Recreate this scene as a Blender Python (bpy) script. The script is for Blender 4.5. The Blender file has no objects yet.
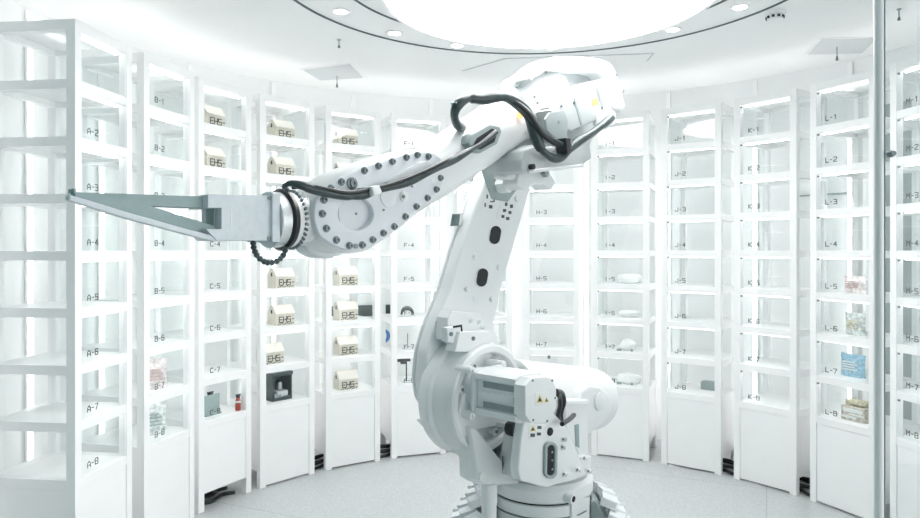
import bpy, bmesh, math, random
from mathutils import Vector, Matrix
random.seed(7)
S = bpy.context.scene
C = S.collection
PI = math.pi

# ------------------------------------------------------------------ materials
def mat(name, col, rough=0.5, metal=0.0, noise=0.0, scale=40, emit=None, spec=0.5):
    m = bpy.data.materials.new(name); m.use_nodes = True
    nt = m.node_tree; b = nt.nodes['Principled BSDF']
    b.inputs['Roughness'].default_value = rough
    b.inputs['Metallic'].default_value = metal
    b.inputs['Specular IOR Level'].default_value = spec
    b.inputs['Base Color'].default_value = (*col, 1)
    if noise:
        tc = nt.nodes.new('ShaderNodeTexCoord'); n = nt.nodes.new('ShaderNodeTexNoise')
        n.inputs['Scale'].default_value = scale; n.inputs['Detail'].default_value = 3
        r = nt.nodes.new('ShaderNodeValToRGB')
        r.color_ramp.elements[0].position = .35; r.color_ramp.elements[1].position = .65
        r.color_ramp.elements[0].color = (*[c * (1 - noise) for c in col], 1)
        r.color_ramp.elements[1].color = (*[min(1, c * (1 + noise)) for c in col], 1)
        nt.links.new(tc.outputs['Object'], n.inputs['Vector'])
        nt.links.new(n.outputs['Fac'], r.inputs['Fac'])
        nt.links.new(r.outputs['Color'], b.inputs['Base Color'])
    if emit:
        b.inputs['Emission Color'].default_value = (*emit[0], 1)
        b.inputs['Emission Strength'].default_value = emit[1]
    return m

def glass_mat(name, tint, gloss=.04):
    m = bpy.data.materials.new(name); m.use_nodes = True
    nt = m.node_tree; nt.nodes.clear()
    out = nt.nodes.new('ShaderNodeOutputMaterial'); mx = nt.nodes.new('ShaderNodeMixShader')
    t = nt.nodes.new('ShaderNodeBsdfTransparent'); g = nt.nodes.new('ShaderNodeBsdfGlossy')
    t.inputs['Color'].default_value = (*tint, 1)
    g.inputs['Roughness'].default_value = .02
    mx.inputs['Fac'].default_value = gloss
    nt.links.new(t.outputs[0], mx.inputs[1]); nt.links.new(g.outputs[0], mx.inputs[2])
    nt.links.new(mx.outputs[0], out.inputs['Surface'])
    return m

def floor_mat():
    m = mat('terrazzo floor', (.42, .46, .465), .32)
    nt = m.node_tree; b = nt.nodes['Principled BSDF']
    tc = nt.nodes.new('ShaderNodeTexCoord')
    v = nt.nodes.new('ShaderNodeTexVoronoi'); v.inputs['Scale'].default_value = 170
    r = nt.nodes.new('ShaderNodeValToRGB')
    e = r.color_ramp.elements
    e[0].color = (.46, .485, .49, 1); e[1].color = (.57, .595, .60, 1)
    e[0].position = .2; e[1].position = .85
    nt.links.new(tc.outputs['Object'], v.inputs['Vector'])
    sx = nt.nodes.new('ShaderNodeSeparateColor')
    nt.links.new(v.outputs['Color'], sx.inputs[0])
    nt.links.new(sx.outputs[0], r.inputs['Fac'])
    # slab joints
    mp = nt.nodes.new('ShaderNodeMapping'); mp.inputs['Rotation'].default_value = (0, 0, .42)
    br = nt.nodes.new('ShaderNodeTexBrick')
    br.inputs['Scale'].default_value = 1.0; br.inputs['Mortar Size'].default_value = .003
    br.inputs['Brick Width'].default_value = 1.6; br.inputs['Row Height'].default_value = 1.6
    br.offset = 0
    br.inputs['Color1'].default_value = (1, 1, 1, 1); br.inputs['Color2'].default_value = (1, 1, 1, 1)
    br.inputs['Mortar'].default_value = (.72, .74, .74, 1)
    nt.links.new(tc.outputs['Object'], mp.inputs['Vector']); nt.links.new(mp.outputs[0], br.inputs['Vector'])
    mx = nt.nodes.new('ShaderNodeMix'); mx.data_type = 'RGBA'; mx.blend_type = 'MULTIPLY'
    mx.inputs['Factor'].default_value = 1
    nt.links.new(r.outputs['Color'], mx.inputs['A']); nt.links.new(br.outputs['Color'], mx.inputs['B'])
    nt.links.new(mx.outputs['Result'], b.inputs['Base Color'])
    return m

def frosted(name, col):
    m = bpy.data.materials.new(name); m.use_nodes = True
    nt = m.node_tree; b = nt.nodes['Principled BSDF']; out = nt.nodes['Material Output']
    b.inputs['Base Color'].default_value = (*col, 1); b.inputs['Roughness'].default_value = .4
    t = nt.nodes.new('ShaderNodeBsdfTranslucent'); t.inputs['Color'].default_value = (*col, 1)
    n = nt.nodes.new('ShaderNodeTexNoise'); n.inputs['Scale'].default_value = 5
    r = nt.nodes.new('ShaderNodeMapRange'); r.inputs['To Min'].default_value = .27; r.inputs['To Max'].default_value = .33
    mx = nt.nodes.new('ShaderNodeMixShader')
    nt.links.new(n.outputs['Fac'], r.inputs['Value']); nt.links.new(r.outputs[0], mx.inputs['Fac'])
    nt.links.new(b.outputs[0], mx.inputs[1]); nt.links.new(t.outputs[0], mx.inputs[2])
    nt.links.new(mx.outputs[0], out.inputs['Surface'])
    return m

M = dict(
    white=mat('cabinet white lacquer', (.938, .936, .935), .4, noise=.008, scale=8),
    shelf=frosted('frosted shelf', (.95, .952, .952)),
    robot=mat('white robot paint', (.81, .825, .827), .34, noise=.01, scale=6),
    casting=mat('grey machined casting', (.50, .535, .54), .4, noise=.02, scale=18),
    bracket=mat('mid grey bracket and shade', (.30, .34, .345), .45, noise=.02, scale=18),
    cover=mat('light machined cover', (.74, .77, .805), .4, noise=.012, scale=20),
    robotg=mat('pale grey machined cover', (.79, .815, .83), .4, noise=.015, scale=20),
    alu=mat('brushed aluminium', (.76, .79, .80), .4, .4, noise=.04, scale=60),
    aluw=mat('anodised aluminium block', (.66, .71, .745), .45, .1, noise=.03, scale=50),
    forkg=mat('grey steel with shade', (.30, .39, .395), .45, .1, noise=.03, scale=40),  # dim greenish light on the fork's face is put into this grey
    black=mat('black rubber', (.018, .022, .023), .38, noise=.2, scale=30),
    hose=mat('dark hose sleeve', (.045, .065, .067), .28, noise=.3, scale=25),
    dark=mat('dark recess shade', (.012, .015, .016), .6),  # near-black colour stands in for the shade inside holes and slots
    bolt=mat('blackened bolt steel', (.19, .23, .24), .35, .5),
    steel=mat('bright steel', (.6, .63, .64), .25, .9),
    wall=mat('wall paint', (.88, .89, .89), .7, noise=.01, scale=3),
    ceil=mat('ceiling paint', (.935, .936, .936), .8, noise=.006, scale=2),
    groove=mat('painted shadow gap', (.09, .13, .135), .7),
    ink=mat('grey lettering', (.075, .09, .095), .6),
    ink2=mat('dark print', (.03, .045, .045), .7),
    board=mat('kraft cardboard', (.72, .665, .575), .75, noise=.05, scale=90),
    boardw=mat('pale cardboard', (.80, .765, .70), .75, noise=.04, scale=90),
    red=mat('red enamel', (.42, .05, .03), .4, noise=.05),
    teal=mat('grey green panel', (.34, .43, .42), .5, noise=.03),
    darkg=mat('dark green grey plastic', (.035, .06, .06), .4, noise=.1),
    smoke=mat('smoked cover', (.12, .18, .18), .3, noise=.1),
    blue=mat('blue sign enamel', (.03, .17, .42), .4, noise=.04),
    bluebag=mat('light blue plastic', (.34, .55, .68), .45, noise=.2, scale=60),
    pink=mat('pink printed wrap', (.62, .45, .42), .5, noise=.3, scale=80),
    yell=mat('cream printed wrap', (.62, .58, .42), .5, noise=.3, scale=80),
    brown=mat('taupe printed wrap', (.58, .53, .47), .5, noise=.35, scale=80),
    plush=mat('white crumpled cloth', (.82, .83, .82), .9, noise=.05, scale=60),
    foil=mat('printed foil pouch', (.66, .70, .69), .4, .1, noise=.35, scale=45),
    foilp=mat('pink printed foil pouch', (.76, .70, .70), .4, .1, noise=.3, scale=45),
    stick=mat('white sticker', (.80, .82, .81), .5),
    yellow=mat('warning yellow', (.72, .58, .22), .5),
    orange=mat('orange indicator lens', (.75, .38, .16), .3, emit=((1, .45, .15), .6)),
    led=mat('led tube', (1, 1, 1), .5, emit=((1, .985, .978), 2.3)),
    lamp=mat('ceiling light diffuser', (1, 1, 1), .5, emit=((1, .992, .985), 3.7)),
    leddim=mat('dim led tube', (1, 1, 1), .5, emit=((1, .985, .978), 1.3)),
    strip=mat('added shelf fill', (1, 1, 1), .5, emit=((1, .985, .978), 3.0)),
    cove=mat('cove light strip', (1, 1, 1), .5, emit=((1, .99, .985), 1.1)),
    spot=mat('downlight lens', (1, 1, 1), .5, emit=((1, 1, 1), 6.0)),
    glass=glass_mat('clear cabinet glass', (.963, .976, .975), .035),
    doorglass=glass_mat('entrance glass', (.985, .995, .993), .03),
    grey=mat('mid grey paint', (.33, .39, .39), .5, noise=.02),
    vent=mat('grey ceiling panel', (.66, .685, .69), .7, noise=.02, scale=60),
    floor=floor_mat(),
)

# ------------------------------------------------------------------ object helpers
def link(name, me, m=None, parent=None, loc=None):
    o = bpy.data.objects.new(name, me); C.objects.link(o)
    if m is not None:
        me.materials.clear(); me.materials.append(m)
    if parent is not None: o.parent = parent
    if loc is not None: o.location = loc
    return o

def tag(o, label, cat, group=None):
    o['label'] = label; o['category'] = cat
    if group: o['group'] = group
    return o

def thing(name, label, cat, loc=(0, 0, 0), rotz=0, group=None):
    o = bpy.data.objects.new(name, None); C.objects.link(o)
    o.location = loc; o.rotation_euler = (0, 0, rotz); o.empty_display_size = .1
    return tag(o, label, cat, group)

def struct(o):
    o['kind'] = 'structure'; return o

def smooth(me, ang=40):
    for p in me.polygons: p.use_smooth = True
    try: me.set_sharp_from_angle(angle=math.radians(ang))
    except Exception: pass

def bm_mesh(bm, name, sm=False, ang=40):
    bmesh.ops.recalc_face_normals(bm, faces=bm.faces)
    me = bpy.data.meshes.new(name); bm.to_mesh(me); bm.free()
    if sm: smooth(me, ang)
    return me

def add_box(bm, x0, x1, y0, y1, z0, z1, mtx=None):
    vs = [bm.verts.new((x, y, z)) for z in (z0, z1) for y in (y0, y1) for x in (x0, x1)]
    for f in ((0, 1, 3, 2), (4, 5, 7, 6), (0, 1, 5, 4), (2, 3, 7, 6), (0, 2, 6, 4), (1, 3, 7, 5)):
        bm.faces.new([vs[i] for i in f])
    if mtx is not None: bmesh.ops.transform(bm, matrix=mtx, verts=vs)
    return vs

def box_mesh(name, *boxes, bevel=0):
    bm = bmesh.new()
    for b in boxes: add_box(bm, *b)
    if bevel:
        bmesh.ops.bevel(bm, geom=bm.edges[:], offset=bevel, segments=2, affect='EDGES', profile=.5)
    return bm_mesh(bm, name)

def frame_of(axis):
    a = Vector(axis).normalized()
    h = Vector((0, 0, 1)) if abs(a.z) < .9 else Vector((0, 1, 0))
    e1 = h.cross(a).normalized(); e2 = a.cross(e1)
    return a, e1, e2

def add_lathe(bm, prof, origin, axis, n=48):
    """prof: list of (radius, distance along axis); r=0 closes"""
    a, e1, e2 = frame_of(axis); o = Vector(origin); rings = []
    for r, t in prof:
        if r <= 1e-6: rings.append([bm.verts.new(o + a * t)])
        else: rings.append([bm.verts.new(o + a * t + (e1 * math.cos(2 * PI * k / n) + e2 * math.sin(2 * PI * k / n)) * r) for k in range(n)])
    for A, B in zip(rings, rings[1:]):
        for k in range(n):
            q = (k + 1) % n
            if len(A) == 1 and len(B) == 1: continue
            if len(A) == 1: bm.faces.new((A[0], B[k], B[q]))
            elif len(B) == 1: bm.faces.new((A[k], A[q], B[0]))
            else: bm.faces.new((A[k], A[q], B[q], B[k]))

def lathe(name, prof, origin, axis, n=48, ang=35):
    bm = bmesh.new(); add_lathe(bm, prof, origin, axis, n)
    return bm_mesh(bm, name, True, ang)

def curve_to_mesh(cu, name):
    o = bpy.data.objects.new('tmp', cu); C.objects.link(o)
    dg = bpy.context.evaluated_depsgraph_get()
    me = bpy.data.meshes.new_from_object(o.evaluated_get(dg)); me.name = name
    bpy.data.objects.remove(o); bpy.data.curves.remove(cu)
    return me

def catmull(pts, sub=8):
    P_ = [Vector(p) for p in pts]; P_ = [P_[0] * 2 - P_[1]] + P_ + [P_[-1] * 2 - P_[-2]]
    out = []
    for i in range(1, len(P_) - 2):
        a, b, c, d = P_[i - 1:i + 3]
        for k in range(sub):
            t = k / sub
            out.append(.5 * ((2 * b) + (c - a) * t + (2 * a - 5 * b + 4 * c - d) * t * t + (3 * b - a - 3 * c + d) * t ** 3))
    out.append(P_[-2]); return out

def tube(name, pts, r, n=10, sub=8, radii=None):
    """swept round tube through pts; radii optional function of t in 0..1"""
    q = catmull(pts, sub) if sub > 1 else [Vector(p) for p in pts]
    bm = bmesh.new(); rings = []; prev = None
    for i, p in enumerate(q):
        t = (q[min(i + 1, len(q) - 1)] - q[max(i - 1, 0)]).normalized()
        if prev is None: _, e1, _ = frame_of(t)
        else: e1 = (prev - t * prev.dot(t)).normalized()
        prev = e1; e2 = t.cross(e1)
        rr = r * (radii(i / (len(q) - 1)) if radii else 1)
        rings.append([bm.verts.new(p + (e1 * math.cos(2 * PI * k / n) + e2 * math.sin(2 * PI * k / n)) * rr) for k in range(n)])
    for A, B in zip(rings, rings[1:]):
        for k in range(n): bm.faces.new((A[k], A[(k + 1) % n], B[(k + 1) % n], B[k]))
    bm.faces.new(rings[0]); bm.faces.new(rings[-1][::-1])
    return bm_mesh(bm, name, True, 60)

def extrude(name, outlines, v0, v1, bevel=0.0, round_=0):
    """outlines: lists of (u, w); first is the outside, the rest are holes. Solid from v0 to v1 along local y."""
    cu = bpy.data.curves.new('tmpc', 'CURVE'); cu.dimensions = '2D'; cu.fill_mode = 'BOTH'
    for ol in outlines:
        if round_:
            ol = round_poly(ol, round_)
        sp = cu.splines.new('POLY'); sp.points.add(len(ol) - 1); sp.use_cyclic_u = True
        for p, (a, b) in zip(sp.points, ol): p.co = (a, b, 0, 1)
    h = abs(v1 - v0) / 2
    bevel = min(bevel, h * .95)
    cu.extrude = h - bevel; cu.bevel_depth = bevel; cu.bevel_resolution = 2
    if bevel: cu.offset = -bevel
    me = curve_to_mesh(cu, name)
    c = (v0 + v1) / 2
    for v in me.vertices: v.co = (v.co.x, c - v.co.z, v.co.y)
    bm = bmesh.new(); bm.from_mesh(me)
    bmesh.ops.remove_doubles(bm, verts=bm.verts, dist=1e-5)
    bmesh.ops.recalc_face_normals(bm, faces=bm.faces)
    bm.to_mesh(me); bm.free(); smooth(me, 35)
    return me

def round_poly(pts, r, seg=5):
    out = []; n = len(pts)
    for i in range(n):
        a, b, c = Vector(pts[i - 1]), Vector(pts[i]), Vector(pts[(i + 1) % n])
        l1, l2 = (a - b).length, (c - b).length
        d = min(r, l1 * .45, l2 * .45)
        p, q = b + (a - b).normalized() * d, b + (c - b).normalized() * d
        for k in range(seg + 1):
            t = k / seg
            out.append(tuple((1 - t) ** 2 * p + 2 * t * (1 - t) * b + t * t * q))
    return out

# stroke lettering on a 4 x 6 grid
GL = {
 'A': [[(0,0),(0,4),(2,6),(4,4),(4,0)],[(0,2.2),(4,2.2)]], 'B': [[(0,0),(0,6),(3.4,6),(4,5.2),(4,3.8),(3.4,3),(0,3)],[(3.4,3),(4,2.2),(4,.8),(3.4,0),(0,0)]],
 'C': [[(4,5.4),(3.4,6),(.6,6),(0,5.4),(0,.6),(.6,0),(3.4,0),(4,.6)]], 'D': [[(0,0),(0,6),(3.2,6),(4,5),(4,1),(3.2,0),(0,0)]],
 'E': [[(4,6),(0,6),(0,0),(4,0)],[(0,3),(3.4,3)]], 'F': [[(4,6),(0,6),(0,0)],[(0,3),(3.4,3)]],
 'G': [[(4,5.4),(3.4,6),(.6,6),(0,5.4),(0,.6),(.6,0),(4,0),(4,3),(2.2,3)]], 'H': [[(0,0),(0,6)],[(4,0),(4,6)],[(0,3),(4,3)]],
 'I': [[(2,0),(2,6)]], 'J': [[(4,6),(4,.6),(3.4,0),(.6,0),(0,.6),(0,2)]], 'K': [[(0,0),(0,6)],[(4,6),(0,3),(4,0)]],
 'L': [[(0,6),(0,0),(4,0)]], 'M': [[(0,0),(0,6),(2,3),(4,6),(4,0)]], '-': [[(1,3),(3,3)]], 'S': [[(4,6),(0,6),(0,3),(4,3),(4,0),(0,0)]],
 'U': [[(0,6),(0,0),(4,0),(4,6)]],
 '1': [[(1,5),(2.2,6),(2.2,0)]], '2': [[(0,5.4),(.6,6),(3.4,6),(4,5.4),(4,3.6),(0,1.4),(0,0),(4,0)]], '3': [[(0,6),(4,6),(4,0),(0,0)],[(1,3),(4,3)]],
 '4': [[(3,0),(3,6),(0,2),(4,2)]], '5': [[(4,6),(0,6),(0,3.2),(3.4,3.2),(4,2.6),(4,.6),(3.4,0),(0,0)]],
 '6': [[(4,6),(.6,6),(0,5.4),(0,.6),(.6,0),(3.4,0),(4,.6),(4,2.6),(3.4,3.2),(0,3.2)]], '7': [[(0,6),(4,6),(1.4,0)]],
 '8': [[(.5,3.1),(0,3.6),(0,5.5),(.5,6),(3.5,6),(4,5.5),(4,3.6),(3.5,3.1),(.5,3.1),(0,2.6),(0,.5),(.5,0),(3.5,0),(4,.5),(4,2.6),(3.5,3.1)]],
}
def add_stroke(bm, a, b, w, y0, y1):
    a, b = Vector(a), Vector(b); d = (b - a).normalized(); n = Vector((-d.y, d.x)) * w / 2; e = d * w * .4
    q = [a - e - n, b + e - n, b + e + n, a - e + n]
    f = [bm.verts.new((p.x, y0, p.y)) for p in q]; g = [bm.verts.new((p.x, y1, p.y)) for p in q]
    bm.faces.new(f); bm.faces.new(g[::-1])
    for k in range(4): bm.faces.new((f[k], f[(k + 1) % 4], g[(k + 1) % 4], g[k]))
def text_mesh(name, s, h, x, z, y=0, th=.0012, stroke=.14, adv=5.6, sx=1.0):
    """raised lettering in the local xz plane, facing -y; x,z is its centre"""
    bm = bmesh.new(); k = h / 6; wd = (adv * (len(s) - 1) + 4) * k * sx
    for i, ch in enumerate(s):
        for ln in GL.get(ch, []):
            for a, b in zip(ln, ln[1:]):
                add_stroke(bm, (x - wd / 2 + (i * adv + a[0]) * k * sx, z - h / 2 + a[1] * k),
                           (x - wd / 2 + (i * adv + b[0]) * k * sx, z - h / 2 + b[1] * k), h * stroke, y, y - th)
    return bm_mesh(bm, name)

# ------------------------------------------------------------------ camera
F = 686.35; CY = 249.77; H = 1.5275
cam = bpy.data.objects.new('camera', bpy.data.cameras.new('camera')); C.objects.link(cam)
cam.location = (0, 0, H); cam.rotation_euler = (PI / 2, 0, 0)
cam.data.sensor_width = 36; cam.data.lens = F / 920 * 36
cam.data.shift_y = (CY - 259) / 920
cam.data.clip_start = .05
S.camera = cam

# ------------------------------------------------------------------ room
RX, RY, CH = .364, 3.155, 2.80          # centre of the round room, ceiling height
WR = 2.68
def floor_like(name, z0, z1, m, x0=-4.2, x1=4.6, y0=-1.5, y1=6.4):
    return struct(link(name, box_mesh(name, (x0, x1, y0, y1, z0, z1)), m))
floor_like('floor', -.06, 0, M['floor'])
floor_like('ceiling', CH, CH + .06, M['ceil'])

def arc_wall(name, r0, r1, a0, a1, z0, z1, m, n=72, cx=RX, cy=RY):
    bm = bmesh.new(); P_ = []
    for k in range(n + 1):
        t = a0 + (a1 - a0) * k / n; s, c = math.sin(t), math.cos(t)
        P_.append([bm.verts.new((cx + r * s, cy + r * c, z)) for r, z in ((r0, z0), (r1, z0), (r1, z1), (r0, z1))])
    for A, B in zip(P_, P_[1:]):
        for i in range(4):
            j = (i + 1) % 4; bm.faces.new((A[i], A[j], B[j], B[i]))
    if abs(a1 - a0) < 2 * PI - .01:
        bm.faces.new(P_[0]); bm.faces.new(P_[-1][::-1])
    else: bmesh.ops.remove_doubles(bm, verts=bm.verts, dist=1e-4)
    return bm_mesh(bm, name, True, 30)
struct(link('wall_back', arc_wall('wall_back', WR, WR + .1, -1.80, 1.85, 0, CH, M['wall']), M['wall']))
LX = .41
for i, (r, wd) in enumerate(((1.295, .016), (1.0, .014))):
    o = link('gap_shade_%d' % (i + 1), arc_wall('gap_shade', r - wd / 2, r + wd / 2, 0, 2 * PI, CH - .004, CH - .0005, None, 128, LX), M['groove']); struct(o)  # flat dark ring stands in for the shade in the ceiling groove

# big round hanging light
t = thing('drum_light', 'huge round white drum light hanging from ceiling above robot', 'ceiling light', (LX, RY, 2.675))
link('diffuser', lathe('diffuser', [(0, 0), (.755, 0), (.755, .02), (0, .02)], (0, 0, .001), (0, 0, 1), 96), M['lamp'], t)
link('rim', lathe('rim', [(.756, .0), (.775, .0), (.775, .125), (.74, .125), (.74, .03), (.756, .03), (.756, .0)], (0, 0, 0), (0, 0, 1), 96), M['white'], t)

def ceil_pt(px, py, z=CH):
    Z = (z - H) / (CY - py) * F
    return ((px - 460) / F * Z, Z)
dl_bezel = lathe('bezel', [(.036, -.006), (.05, -.004), (.05, 0), (.036, 0), (.036, -.006)], (0, 0, 0), (0, 0, 1), 32)
dl_lens = lathe('lens', [(0, -.004), (.036, -.004), (.036, 0), (0, 0)], (0, 0, 0), (0, 0, 1), 32)
dl_bezel.materials.append(M['white']); dl_lens.materials.append(M['spot'])
dls = [((341, 11), 'round ceiling downlight between the ring grooves, farthest left'), ((394.6, 32.5), 'round ceiling downlight, second from left along ring'),
       ((457, 45), 'round ceiling downlight at far side of ring, left of drum light middle'), ((553, 47), 'round ceiling downlight above robot rear housing, beyond drum light'),
       ((673, 29), 'round ceiling downlight right of drum light, second from right'), ((740, 6.5), 'round ceiling downlight near the smoke detector, rightmost of ring')]
for (px, py), lb in dls:
    x, y = ceil_pt(px, py)
    d = thing('downlight', lb, 'downlight', (x, y, CH - .0005), 0, 'downlights in the ceiling ring')
    for nm, me in (('bezel', dl_bezel), ('lens', dl_lens)):
        o = bpy.data.objects.new(nm, me); C.objects.link(o); o.parent = d

# ceiling access panels
def quad_panel(name, pts, lb, cat, mf='ceil', md='vent', sc=.9, z=CH):
    q = [ceil_pt(*p) for p in pts]; cx = sum(p[0] for p in q) / 4; cy = sum(p[1] for p in q) / 4
    t = thing(name, lb, cat, (cx, cy, z - .0004), 0)
    def poly(s, z0, z1):
        bm = bmesh.new()
        a = [bm.verts.new(((p[0] - cx) * s, (p[1] - cy) * s, z0)) for p in q]; b = [bm.verts.new(((p[0] - cx) * s, (p[1] - cy) * s, z1)) for p in q]
        bm.faces.new(a); bm.faces.new(b[::-1])
        for k in range(4): bm.faces.new((a[k], a[(k + 1) % 4], b[(k + 1) % 4], b[k]))
        return bm_mesh(bm, name)
    link('panel_frame', poly(1, -.004, 0), M[mf], t)
    link('panel_door', poly(sc, -.006, -.0042), M[md], t)
    return t
quad_panel('access_panel', [(300, 69), (352, 62.5), (366, 77.5), (319, 80.5)], 'grey square ceiling access panel at left, above the cardboard houses', 'ceiling panel')
quad_panel('access_panel', [(804, 54.5), (820, 38), (882, 36), (864, 53)], 'grey square ceiling access panel at right, above cabinet L', 'ceiling panel')
quad_panel('slot_panel', [(462, 70.5), (648, 60.5), (654, 53), (505, 58)], 'long pale ceiling panel behind the drum light', 'ceiling panel', 'vent', 'ceil', .975)

def sprinkler(px, py, lb, ht=.07):
    x, y = ceil_pt(px, py)
    t = thing('sprinkler', lb, 'sprinkler', (x, y, CH), 0, 'ceiling sprinklers')
    link('stem', lathe('stem', [(0, 0), (.012, 0), (.012, -.004), (.0035, -.007), (.0035, -ht * .7), (0, -ht * .7)], (0, 0, 0), (0, 0, 1), 14), M['grey'], t)
    link('deflector', lathe('deflector', [(0, -ht * .7), (.005, -ht * .7), (.009, -ht), (0, -ht)], (0, 0, 0), (0, 0, 1), 14), M['bolt'], t)
sprinkler(339, 39.5, 'small dark sprinkler left of ring groove, nearer than left access panel', .05)
sprinkler(337, 75, 'small sprinkler hanging in front of left access panel', .09)
sprinkler(837, 46, 'small sprinkler hanging below right access panel', .09)
sprinkler(899, 9, 'dark sprinkler head right of the steel door stile', .06)
x, y = ceil_pt(775, 12)
t = thing('smoke_detector', 'round white smoke detector with dark slots on ceiling', 'smoke detector', (x, y, CH - .0005))
link('housing', lathe('housing', [(0, 0), (.055, 0), (.055, -.016), (.045, -.022), (.038, -.045), (0, -.05)], (0, 0, 0), (0, 0, 1), 40), M['white'], t)
bm = bmesh.new()
for k in range(10):
    add_box(bm, -.007, .007, -.047, -.040, -.036, -.024, Matrix.Rotation(k * 2 * PI / 10, 4, 'Z'))
link('slot', bm_mesh(bm, 'slot'), M['dark'], t)

# led tubes on the wall between the cabinets
TH0, DL, RF, CW, CD = -.0869, .2464, 2.0387, .416, .42
tube_led = lathe('tube', [(0, 0), (.008, 0), (.008, CH - .1), (0, CH - .1)], (0, 0, .05), (0, 0, 1), 12); tube_led.materials.append(M['leddim'])
tube_short = lathe('tube', [(0, 0), (.008, 0), (.008, 2.32), (0, 2.32)], (0, 0, .05), (0, 0, 1), 12); tube_short.materials.append(M['led'])
tube_back = box_mesh('backing', (-.016, .016, .011, .024, .02, CH - .02)); tube_back.materials.append(M['white'])
LET = 'ABCDEFGHIJKLM'
for i in range(1, 13):
    a = TH0 + (i - 6.5) * DL + (.04 if i == 1 else -.02)
    nm = 'vertical light tube on wall behind gap between cabinets %s and %s' % (LET[i - 1], LET[i])
    t = thing('tube_light', nm, 'tube light', (RX + (WR - .03) * math.sin(a), RY + (WR - .03) * math.cos(a), 0), -a, 'vertical tube lights on the wall')
    for n_, me in (('tube', tube_led if i == 1 else tube_short), ('backing', tube_back)):
        o = bpy.data.objects.new(n_, me); C.objects.link(o); o.parent = t

# ------------------------------------------------------------------ display cabinets
CT = 2.532; PW = .042
CELL = [1.522 + .25 * (4 - k) for k in range(1, 9)]       # floor height of each compartment
hw = CW / 2
def frame_mesh():
    bm = bmesh.new()
    for x in (-hw, hw - PW):
        for y in (0, CD - PW): add_box(bm, x, x + PW, y, y + PW, 0, CT)
    zs = [(c - .042, c) for c in CELL] + [(CT - .046, CT)]
    for a, b in zs:
        for y in (0.002, CD - PW + .002): add_box(bm, -hw + PW, hw - PW, y, y + PW - .004, a, b)
        for x in (-hw + .002, hw - PW + .002): add_box(bm, x, x + PW - .004, PW, CD - PW, a, b)
    return bm_mesh(bm, 'frame')
FR = frame_mesh(); FR.materials.append(M['white'])
def mk(name, m, *b, bevel=0):
    me = box_mesh(name, *b, bevel=bevel); me.materials.append(m); return me
SH = mk('shelf', M['shelf'], (-hw + PW, hw - PW, PW, CD - PW, -.014, -.0003))
TP = mk('top_panel', M['shelf'], (-hw + PW, hw - PW, PW, CD - PW, CT - .02, CT - .008))
CV = mk('fill_strip', M['cove'], (-hw + .03, hw - .03, .18, .24, CT + .001, CT + .012))  # unseen glowing strip added on the cabinet tops to brighten the ceiling
FP = mk('front_panel', M['white'], (-hw + PW + .002, hw - PW - .002, .005, .022, .012, CELL[7] - .044))
FPs = mk('front_panel', M['white'], (-hw + PW + .002, hw - PW - .002, .005, .022, .10, CELL[7] - .044))
SP = mk('side_panel', M['white'], (-.008, .008, PW + .001, CD - PW - .001, .10, CELL[7] - .044))
BP = mk('back_panel', M['white'], (-hw + PW + .002, hw - PW - .002, CD - .022, CD - .005, .10, CELL[7] - .044))
op = .25 - .042
GD = mk('glass_door', M['glass'], (-hw + PW + .001, hw - PW - .001, .012, .016, .001, op - .001))
GD1 = mk('glass_door', M['glass'], (-hw + PW + .001, hw - PW - .001, .012, .016, .001, CT - .047 - CELL[0]))
SG = mk('side_glass', M['glass'], *[(-.002, .002, PW + .001, CD - PW - .001, c + .001, (c + op - .001) if i else CT - .047) for i, c in enumerate(CELL)])
LS = mk('shelf_fill', M['strip'], (-hw + PW + .01, hw - PW - .01, PW + .002, PW + .012, op - .007, op - .001))  # glowing strip added under each shelf to brighten the compartments
SHB = mk('shelf', M['white'], (-hw + PW, hw - PW, PW, CD - PW, -.014, -.0003))
HG = mk('hinge', M['bolt'], (-hw + PW + .002, -hw + PW + .014, .006, .012, op - .014, op - .004))
CF = {}
for i in range(13):
    th = TH0 + (i - 6) * DL
    CF[i] = (Vector((RX + RF * math.sin(th), RY + RF * math.cos(th))), -th)
def from_corners(i, L, R):
    L, R = Vector(L), Vector(R); d = (R - L).normalized()
    CF[i] = (L + d * hw, math.atan2(d.y, d.x))
from_corners(0, (-1.671, 2.98), (-1.622, 3.385))
from_corners(1, (-1.602, 3.48), (-1.507, 3.87))
from_corners(2, (-1.512, 3.97), (-1.322, 4.335))
CAB = {}
CABL = {0: 'white display cabinet lettered A, nearest at left edge of photo', 6: 'white glass display cabinet lettered G, mostly hidden behind robot lower arm'}
def inst(nm, me, parent, loc=(0, 0, 0)):
    o = bpy.data.objects.new(nm, me); C.objects.link(o); o.parent = parent; o.location = loc; return o
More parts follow.
